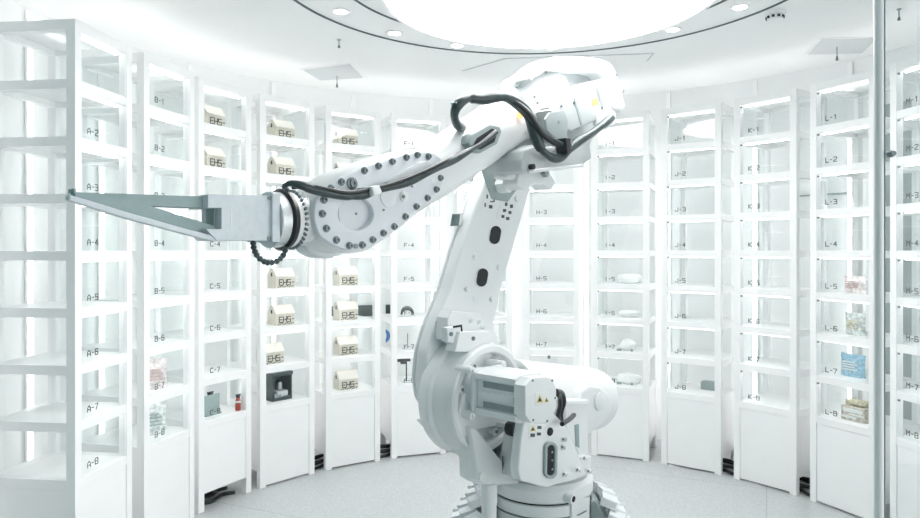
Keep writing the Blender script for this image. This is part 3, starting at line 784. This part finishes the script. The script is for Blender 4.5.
# upright junction box at right
jb = ext('junction_box', [(565, 405), (588, 404), (588.5, 458), (582, 459), (574, 444), (567, 430)], .02, .17, .008)
ext('cover_strip', [(575, 425), (579, 424), (579.5, 448), (576, 446)], .1702, .174, .001, 'forkg', jb)
ext('box_lid', [(563, 401), (589, 400), (589, 405), (563, 406)], .0, .18, .004, 'robot', jb)
for i_, pts in enumerate((((556, 391), (562, 393), (564, 402), (561, 413), (562, 424)), ((557, 394), (559.5, 397), (560, 406), (558, 415), (560, 422)), ((562, 424), (567, 421), (571, 418), (574, 415)))):
    link('motor_cable', tube('motor_cable', [P3(x, y, .26 - .02 * k + .01 * i_) for k, (x, y) in enumerate(pts)], .010), M['black'], mo)

# lower arm link
LK = [(441, 419), (428, 400), (425, 380), (428, 350), (435.5, 325), (450, 290), (461, 252), (474, 212), (484, 184), (490, 172), (502, 165), (520, 164), (531, 172), (530, 190), (524, 212), (517, 236), (508, 266), (499, 300), (494, 325), (505, 360), (508, 400), (490, 425), (462, 430)]
la = ext('lower_arm', LK, -.235, -.165, .012, rnd=.02)
LK2 = [(x - (5 if x < 500 and y < 420 and not (y < 180) else 0), y) for x, y in LK]
ext('back_rim', LK, -.252, -.236, .012, 'robot', la, rnd=.02, vp=-.165)
for px, py in ((495.5, 235), (482.5, 277.5)):
    ext('slot_rim', obround(px, py, 6.3, 10.2, 0, -.18), -.165, -.160, .002, 'robot', la, holes=[obround(px, py, 5.4, 9.2, 0, -.18)])
    ext('slot', obround(px, py, 5.5, 9.3, 0, -.18), -.1652, -.1625, .0004, 'dark', la)
for px, py in ((474, 257.5), (498, 267.5), (466, 289), (491, 299)):
    disc('boss', [(0, 0), (.013, 0), (.011, .012), (0, .014)], P3(px, py, -.166), VA, 'robot', la, 16)
disc('drain_cone', [(0, 0), (.02, 0), (.008, .01), (0, .006)], P3(437.5, 325, -.165), VA, 'forkg', la, 3)
# stickers on link
s1 = sticker([(484.5, 191), (497.5, 195), (493, 213), (480.5, 209.5)], -.1645, la, None, [bx_(486.5, 194.5, 1.5, 4), bx_(491, 196, 4, 1.3), bx_(493.5, 197, 1.3, 5), bx_(490, 201, 4, 1.2), bx_(484.5, 203, 1.4, 4), bx_(489, 205, 3.5, 3.5)])
s2 = sticker([(501.5, 199), (516, 204), (510, 226), (496, 218)], -.1645, la, None, [bx_(505, 202.5, 2.5, 3.5), bx_(510, 204.5, 3, 3.5), bx_(503, 209, 3.2, 3), bx_(508.5, 211, 3, 3), bx_(501.5, 215, 3, 3), bx_(506, 217, 3.5, 3)])
ext('faint_label', [(474, 296), (480, 298), (479, 304), (473, 302)], -.1645, -.1635, .0002, 'robotg', la)
# dark reader clipped to the arm's left edge
rd = ext('sensor_block', [(455, 214), (463.5, 213.5), (461, 225.5), (453, 226)], -.235, -.215, .004, 'smoke', la)
ext('sensor_plate', [(460.5, 214.2), (463.2, 214), (461, 225), (459, 225.2)], -.2148, -.212, .0005, 'alu', rd)
# bracket above gear housing
br = ext('stop_bracket', [(448, 318), (452, 311), (480, 313), (484, 322), (484, 330), (490, 331), (489, 345), (462, 346), (447, 340)], -.16, -.09, .006)
ext('stop_block', [(447, 328), (458, 326), (461, 334), (454, 344), (448, 342)], -.088, -.05, .005, 'robotg', br)
ext('stop_gap', [(453.5, 326), (462, 324.5), (463, 333), (461.5, 333), (461, 327), (453.5, 328)], -.0498, -.047, .0005, 'dark', br)
ext('bracket_foot', [(460, 332), (490, 331), (493, 352), (455, 352)], -.09, -.03, .006, 'robot', br)
for px, py, v in ((473, 338.5, -.0298), (450.8, 334, -.0495), ):
    disc('bolt', [(0, 0), (.009, 0), (.009, .005), (0, .005)], P3(px, py, v), VA, 'bolt', br, 12)
for px, py in ((470, 321), (478, 322), (482, 327.5)):
    disc('stud', [(0, 0), (.008, 0), (.008, .02), (0, .02)], P3(px, py, -.09), VA, 'robotg', br, 6)

# axis three joint
j3 = P3(513, 178, -.16)
hub = disc('elbow_hub', [(0, -.02), (.07, -.02), (.07, .07), (.065, .085), (.065, .20), (.055, .21), (0, .21)], P3(524, 158, -.16), VA, 'robot', None, 56)
ext('nut_recess_shade', [(481.5, 170), (486, 162), (499, 164), (523, 186), (516, 191), (508, 202), (492, 199)], -.1655, -.160, .003, 'grey', la)  # raised grey patch stands in for the shaded recess round the nut
nt_ = disc('hex_nut', [(0, 0), (.042, 0), (.042, .045), (.034, .055), (0, .055)], P3(500, 185, -.155), VA, 'white', la, 6)
disc('eye_bolt', [(0, 0), (.016, 0), (.016, .012), (.008, .014), (0, .014)], P3(516.5, 199, -.164), VA, 'robotg', la, 16)
ext('knuckle', [(495, 168), (496, 158), (503, 150), (510, 150), (512, 162), (506, 174), (499, 174)], -.10, -.05, .012, 'casting', hub, rnd=.02)
ext('knuckle_rib', [(507, 178), (511, 163), (519, 150), (526, 152), (521, 168), (515, 180)], -.10, -.02, .008, 'robot', hub, rnd=.015)
ext('lug_plate', [(517, 184), (519, 170), (530, 166), (548, 168), (556, 183), (551, 190), (544, 184), (534, 184), (526, 190)], -.10, -.01, .008, 'robot', hub, rnd=.01)
disc('lug_pin', [(0, 0), (.016, 0), (.016, .02), (0, .02)], P3(543.5, 174, -.008), VA, 'grey', hub, 14)

# forearm: tube along its own axis, elbow body behind
AX0 = P3(511, 118.5, 0); AX1 = P3(362, 218, 0)
fdir = (AX1 - AX0).normalized(); FL = (AX1 - AX0).length
fo = disc('forearm', [(0, 0), (.118, 0), (.118, .012), (.114, .016), (.112, FL * .25), (.108, FL * .55), (.095, FL * .80), (0, FL * .84)], AX0, fdir, 'robot', None, 64)
disc('joint_groove', [(0, -.008), (.1192, -.008), (.1192, -.0005), (0, -.0005)], AX0, fdir, 'grey', fo, 64)
eb = disc('elbow_body', [(0, -.0085), (.118, -.0085), (.122, -.02), (.126, -.13), (.132, -.16), (.134, -.26), (.115, -.33), (0, -.35)], AX0, fdir, 'robot', None, 64)
for s_, ang_ in ((-.03, 60), (-.06, 75), (-.10, 68), (-.18, 55)): pass
ext('rear_housing', [(520, 78), (535, 69), (552, 64), (604, 66), (616, 80), (621, 104), (611, 112), (606, 128), (592, 141), (589, 160), (560, 168), (530, 166), (516, 150)], -.06, .06, .02, 'casting', eb, rnd=.03)
hd = ext('guard_hood', [(527, 80), (534, 68), (545, 60), (557, 56), (585, 56), (602, 58), (612, 62), (617, 70), (622, 88), (626.5, 106), (624, 112), (616, 112), (612, 100), (607, 82), (602, 74), (592, 71), (562, 70), (550, 68.5), (542, 76)], .03, .14, .022, 'robot', eb, rnd=.03)
for px, py in ((615.5, 75), (622.5, 91)):
    disc('guard_bolt', [(0, 0), (.008, 0), (.008, .006), (0, .006)], P3(px, py, .141), VA, 'steel', hd, 12)
mb = ext('wrist_motor', [(551, 110), (572, 99), (598, 86), (603, 92), (607, 114), (602, 119), (586, 125), (572, 131), (556, 128)], .06, .20, .007, 'casting', eb)
ext('motor_top', [(549, 107), (570, 87), (598, 81), (600, 85), (573, 98), (552, 110)], .0, .17, .006, 'robotg', mb)
ext('motor_end_plate', [(597.5, 80.5), (603.5, 79), (613, 113), (608, 119)], .03, .215, .005, 'robotg', mb)
ext('motor_seam', [(573, 97), (575, 96), (583, 125), (581, 126)], .2002, .2015, .0003, 'grey', mb)
ext('warning_label', [(592, 99.5), (597.5, 98), (598.5, 104), (593, 106)], .2003, .2015, .0003, 'yellow', mb)
for px, py in ((600.5, 87), (604, 110), (561, 106), (574, 103), (602, 108)):
    disc('screw', [(0, 0), (.006, 0), (.006, .004), (0, .004)], P3(px, py, .2003), VA, 'bolt', mb, 10)
ext('grey_bracket', [(545.5, 119), (550, 112.5), (564, 110), (568, 121), (567.5, 138), (556, 139), (547, 130)], .2005, .212, .002, 'bracket', eb)
disc('bracket_screw', [(0, 0), (.006, 0), (.006, .004), (0, .004)], P3(558.5, 122, .2123), VA, 'steel', eb, 10)
ub = ext('lower_gearbox', [(522, 160), (525, 150), (538, 144), (560, 142), (589, 138), (592, 158), (583, 166), (556, 170), (530, 173), (522, 170)], -.0, .15, .008, 'casting', eb, rnd=.008)
link('rail_tube', tube('rail_tube', [P3(529, 171.5, .155), P3(582, 165.5, .155)], .008, 12, 1), M['robot'], ub)
disc('rail_knob', [(0, 0), (.012, 0), (.012, .02), (0, .02)], P3(530, 167, .152), VA, 'black', ub, 12)
for px, py, r in ((560, 150, .02), (556, 146, .015), (566, 146, .015), (545, 150, .014)):
    disc('valve_fitting', [(0, 0), (r, 0), (r, .03), (r * .7, .036), (r * .7, .055), (0, .055)], P3(px, py, .151), VA, 'robot', ub, 14)
ext('cable_clamp', [(603, 113), (611, 109), (616, 112), (616, 124), (609, 128), (603, 124)], .18, .235, .006, 'robotg', eb)
disc('indicator_lamp', [(0, 0), (.02, 0), (.02, .006), (.012, .012), (0, .013)], P3(520.5, 114, .12), (Vector((.25, 1, .35))).normalized(), 'orange', eb, 20)
for px, py, v in ((517, 87, .09), (534, 97, .12), (537, 103, .125), (545.5, 72.5, .142)):
    disc('screw', [(0, 0), (.006, 0), (.006, .006), (0, .006)], P3(px, py, v), VA, 'bolt', eb, 10)
# cable port on the forearm
ext('cable_port', [(469, 143), (472, 135), (490, 124), (500, 126.5), (502, 132), (497.5, 144), (481, 153), (473, 152)], .08, .134, .006, 'grey', fo)
ext('port_opening', [(474, 144), (477, 138), (492, 128.5), (498, 131), (494.5, 142), (481, 149.5), (475, 149)], .1342, .136, .0008, 'dark', fo)

# wrist housing and its bolted cover
WH = [(316, 206), (320, 194), (330, 182), (345, 172), (362, 165), (380, 159), (400, 152.5), (420, 148), (436, 149), (446, 158), (449, 172), (446, 186), (436, 200), (422, 210), (404, 226), (385, 240), (368, 251), (350, 254), (334, 249), (322, 238), (316, 222)]
CP = [(318.5, 207), (322, 195), (331, 185), (346, 175), (363, 167.5), (381, 161.5), (401, 155), (420, 151), (434, 152), (443, 160), (445.5, 173), (443, 185), (434, 197), (421, 207), (402, 223), (383, 237), (366, 248), (350, 251), (335, 246), (324, 236), (318.5, 221)]
CP = [(x - 4 if x < 327 else x, y) for x, y in CP]
WH = [(x - 3 if x < 327 else x, y) for x, y in WH]
wh = ext('wrist_housing', WH, -.095, .07, .016, 'robot', None, rnd=.02)
cv = ext('wrist_cover', CP, .0705, .10, .005, 'cover', None, rnd=.02, holes=[[(356 + 17.6 * math.cos(PI * k / 20), 213.7 + 16.6 * math.sin(PI * k / 20)) for k in range(40)]])
disc('cover_cap', [(0, 0), (.071, 0), (.071, .006), (0, .006)], P3(355, 213.7, .0706), VA, 'cover', cv, 48)
disc('cap_screw', [(0, 0), (.004, 0), (.004, .003), (0, .003)], P3(356, 213.7, .0768), VA, 'bolt', cv, 10)
bme = lathe('bolt', [(0, 0), (.0125, 0), (.0125, .003), (.0088, .0035), (.0083, .012), (.0035, .0125), (.003, .007), (0, .007)], (0, 0, 0), VA, 16); bme.materials.append(M['bolt'])
for px, py in ((323.5, 200), (322, 213.7), (326, 228.5), (336, 240), (349, 245.6), (362, 245), (372.5, 239.8), (383, 233), (394, 226.7), (405, 216.7), (416, 206.6), (427, 198), (436, 189.5), (440, 178),
               (330.5, 188.5), (341, 182), (364, 170.7), (378, 166), (392, 161.7), (406, 157.5), (417, 155), (428, 156.5)):
    inst('bolt', bme, cv, P3(px, py, .1003))
b2 = lathe('bolt_small', [(0, 0), (.008, 0), (.008, .005), (0, .005)], (0, 0, 0), VA, 14); b2.materials.append(M['bolt'])
inst('bolt', b2, cv, P3(355.5, 246.2, .1003))
disc('plug_bolt', [(0, 0), (.02, 0), (.02, .006), (.013, .008), (.013, .014), (.006, .0145), (.006, .01), (0, .01)], P3(351.5, 183.5, .1003), VA, 'bolt', cv, 20)
disc('plug_bolt', [(0, 0), (.018, 0), (.018, .005), (.010, .006), (.010, .01), (0, .01)], P3(403.5, 196.5, .1003), VA, 'robot', cv, 24)
disc('cap_screw', [(0, 0), (.006, 0), (.006, .003), (0, .003)], P3(403.5, 196.5, .1108), VA, 'bolt', cv, 12)
disc('round_boss', [(0, 0), (.034, 0), (.034, .004), (0, .004)], P3(388, 197, .1003), VA, 'robotg', cv, 32)
for px, py in ((383.5, 210), (382, 198), (412, 186.5)): inst('screw', b2, cv, P3(px, py, .1003)).scale = (.5, .5, .5)
ext('raised_panel', [(384, 182), (416, 163), (428, 160), (434, 163), (428, 172), (396, 186)], .1003, .106, .003, 'robotg', cv, rnd=.01)
# back tine of the wrist seen below the hub
ext('rear_tine', [(304, 240), (314, 237), (336, 235), (353, 243), (345, 254), (332, 259), (320, 258), (308, 252)], -.14, -.06, .016, 'robotg', wh, rnd=.02)

# tool flange
T0 = P3(322, 219.5, 0); T1 = P3(205, 220.5, 0); tdir = (T1 - T0).normalized()
def along(px, py=217.5): return (P3(px, py, 0) - T0).dot(tdir)
d303, d297, d290, d277 = along(290), along(284), along(277.5), along(268)
wr = disc('wrist_hub', [(0, -.10), (.055, -.10), (.06, -.02), (.074, d303 * .6), (.08, d303), (.088, d303 + .004), (.09, d297), (0, d297)], T0, tdir, 'robot', None, 48)
bm = bmesh.new()
a_, e1_, e2_ = frame_of(tdir)
for k in range(34):
    g = 2 * PI * k / 34; c = T0 + tdir * (d303 - .002) + (e1_ * math.cos(g) + e2_ * math.sin(g)) * .084
    add_lathe(bm, [(0, 0), (.005, 0), (.005, .011), (0, .011)], c, (e1_ * math.cos(g) + e2_ * math.sin(g)), 8)
link('bolt_ring', bm_mesh(bm, 'bolt_ring'), M['bolt'], wr)
disc('seal_ring', [(0, d297 + .001), (.093, d297 + .001), (.097, d297 + .01), (.097, d290 - .006), (.09, d290), (0, d290)], T0, tdir, 'black', wr, 48)
disc('tool_flange', [(0, d290 + .001), (.087, d290 + .001), (.087, d277 + .0), (0, d277)], T0, tdir, 'alu', wr, 48)
ext('clip_tab', [(300, 196), (304, 191), (307, 197), (303, 199)], .05, .055, .001, 'robotg', wr)

# gripper fork
gf = ext('gripper_fork', [(208, 194.5), (280, 195.5), (280, 240.5), (217, 240.8), (206, 229), (221.5, 229), (221.5, 208), (208, 208)], -.06, .06, .002, 'aluw', None)
ext('mount_plate', [(272.5, 194), (280.5, 194), (280.5, 242), (272.5, 242)], -.075, .072, .002, 'aluw', gf)
ext('notch_shade', [(209, 206), (223, 206), (223, 230), (209, 230)], -.06, -.035, .001, 'forkg', gf)  # dark plate stands in for the shaded inside of the notch
ext('groove_line', [(231, 208), (231.8, 208), (231.8, 230), (231, 230)], .0602, .0608, .0001, 'alu', gf)
for py in (196.5, 240): disc('screw', [(0, 0), (.006, 0), (.006, .004), (0, .004)], P3(269, py + (1.5 if py < 200 else -1.5), .0603), VA, 'bolt', gf, 12)
fk = ext('fork_plate', [(74, 192), (140, 194.3), (190, 196), (216, 196.5), (216, 237.5), (187, 230), (127, 213), (76, 198)], -.02, .03, .002, 'forkg', gf, holes=[[(151, 206), (187, 207.5), (214, 208), (214, 225.5), (190, 218.5)]])  # plate coloured dark for its shaded side
ext('lower_rail', [(68.5, 195.3), (72.5, 195.3), (127, 212), (187, 229), (214, 235.5), (219, 237), (219.5, 240.5), (214, 241.5), (187, 234.6), (127, 218.6), (68.5, 200.2)], .031, .055, .003, 'aluw', gf)  # lighter metal stands in for light bounced up from below
ext('tip_lip', [(73.5, 188.5), (76, 188.5), (76.5, 194), (73.8, 194)], -.02, .02, .001, 'forkg', gf)
ext('tip_lip', [(68, 193), (70.5, 193), (70.8, 199.5), (68.2, 199.5)], .0552, .058, .001, 'forkg', gf)
for px, py in ((189, 207), (189, 232.5)): pass

# hoses
def hose(nm, pts, r, parent, m='hose', radii=None):
    return link(nm, tube(nm, [P3(x, y, v) for x, y, v in pts], r, 12, 8, radii), M[m], parent)
h1 = hose('tool_hose', [(287, 190, .06), (284.5, 186.5, .08), (290, 183.5, .10), (300, 185, .12), (312, 189, .13), (326, 192.5, .14), (345, 195.5, .14), (362, 194.5, .14), (376, 190.5, .14), (400, 184, .14), (420, 176.5, .14), (445, 164, .145), (465, 153, .145), (482, 143, .146), (496, 132, .142)], .0148, fo,
          radii=lambda s: (1 + .2 * math.sin(s * 40) * (s > .45)) * (1 if s < .8 else 1 - 1.9 * (s - .8)) * min(1, .55 + max(0, s - .12) * 3))
hose('tool_hose', [(292, 187, .09), (310, 186.5, .13), (330, 190, .15), (350, 192.5, .155), (372, 189, .155), (395, 183, .155), (425, 171, .15), (452, 158, .15), (475, 147, .148), (488, 138, .145)], .007, h1, 'black')
ext('hose_clip', [(371.5, 186.5), (379.5, 185), (382.5, 192), (380.5, 195), (374, 196), (373, 192)], .1, .175, .004, 'stick', h1, rnd=.004)
h2 = hose('loop_hose', [(462, 127, .06), (457, 124, .09), (454.5, 115, .12), (458, 105, .14), (468, 98.5, .15), (482, 99, .16), (493, 97, .165), (505, 97, .17), (517, 103, .175), (527, 113, .18), (532, 126, .19), (537, 140, .2), (543, 151, .21), (553, 158, .215), (562, 157, .22), (569, 150, .23), (578, 142, .24), (592, 133, .25), (604, 124, .25), (611, 118, .24)], .0185, eb,
          radii=lambda s: .85 + .25 * math.sin(s * 23 + 1) ** 2 + (.25 if .22 < s < .62 else 0))
hose('loop_hose', [(512, 100, .18), (524, 109, .2), (533, 120, .215), (541, 132, .225), (551, 141, .23), (562, 145.5, .235), (570, 145, .24)], .011, h2, 'black')
hose('loop_hose', [(516, 101, .185), (530, 113, .21), (538, 125, .22), (547, 135, .23), (558, 142, .24), (568, 147, .245), (571, 149, .245)], .008, h2, 'hose')
ext('hose_tie', [(566, 138), (570.5, 138), (572, 152), (567.5, 153)], .21, .265, .003, 'black', h2)
ext('hose_tie', [(456, 102), (460, 99.5), (462, 104), (458, 107)], .12, .15, .003, 'forkg', h2)
for px, py, v in ((520, 104.5, .2), (478, 98.5, .178)): pass
h3 = hose('ribbed_hose', [(253, 241, .03), (254, 249, .045), (258.5, 257.5, .06), (267, 262.5, .06), (276, 261.5, .06), (283.5, 255, .05), (286.5, 244, .03)], .0065, wr, radii=lambda s: 1.15 + .25 * (1 if int(s * 26) % 2 else -1))

# ------------------------------------------------------------------ light outside the round room, view settings
w = bpy.data.worlds.new('world'); S.world = w; w.use_nodes = True
# unseen hall: dim greenish left, bright right side added to light the robot
nt = w.node_tree; bg = nt.nodes['Background']
tc = nt.nodes.new('ShaderNodeTexCoord'); dt = nt.nodes.new('ShaderNodeVectorMath'); dt.operation = 'DOT_PRODUCT'
dt.inputs[1].default_value = Vector((.92, -.40, .10)).normalized()
rp = nt.nodes.new('ShaderNodeValToRGB'); rp.color_ramp.interpolation = 'EASE'
rp.color_ramp.elements[0].position = .55; rp.color_ramp.elements[0].color = (.03, .075, .078, 1)
rp.color_ramp.elements[1].position = .90; rp.color_ramp.elements[1].color = (.97, .985, .99, 1)
nt.links.new(tc.outputs['Generated'], dt.inputs[0]); nt.links.new(dt.outputs['Value'], rp.inputs['Fac'])
nt.links.new(rp.outputs['Color'], bg.inputs['Color']); bg.inputs['Strength'].default_value = .95
S.view_settings.view_transform = 'Standard'; S.view_settings.look = 'None'
S.view_settings.gamma = 1; S.view_settings.use_curve_mapping = False
S.view_settings.exposure = 1.38
S.cycles.use_denoising = True
S.cycles.max_bounces = 16; S.cycles.diffuse_bounces = 12; S.cycles.transparent_max_bounces = 48
S.cycles.sample_clamp_indirect = 6
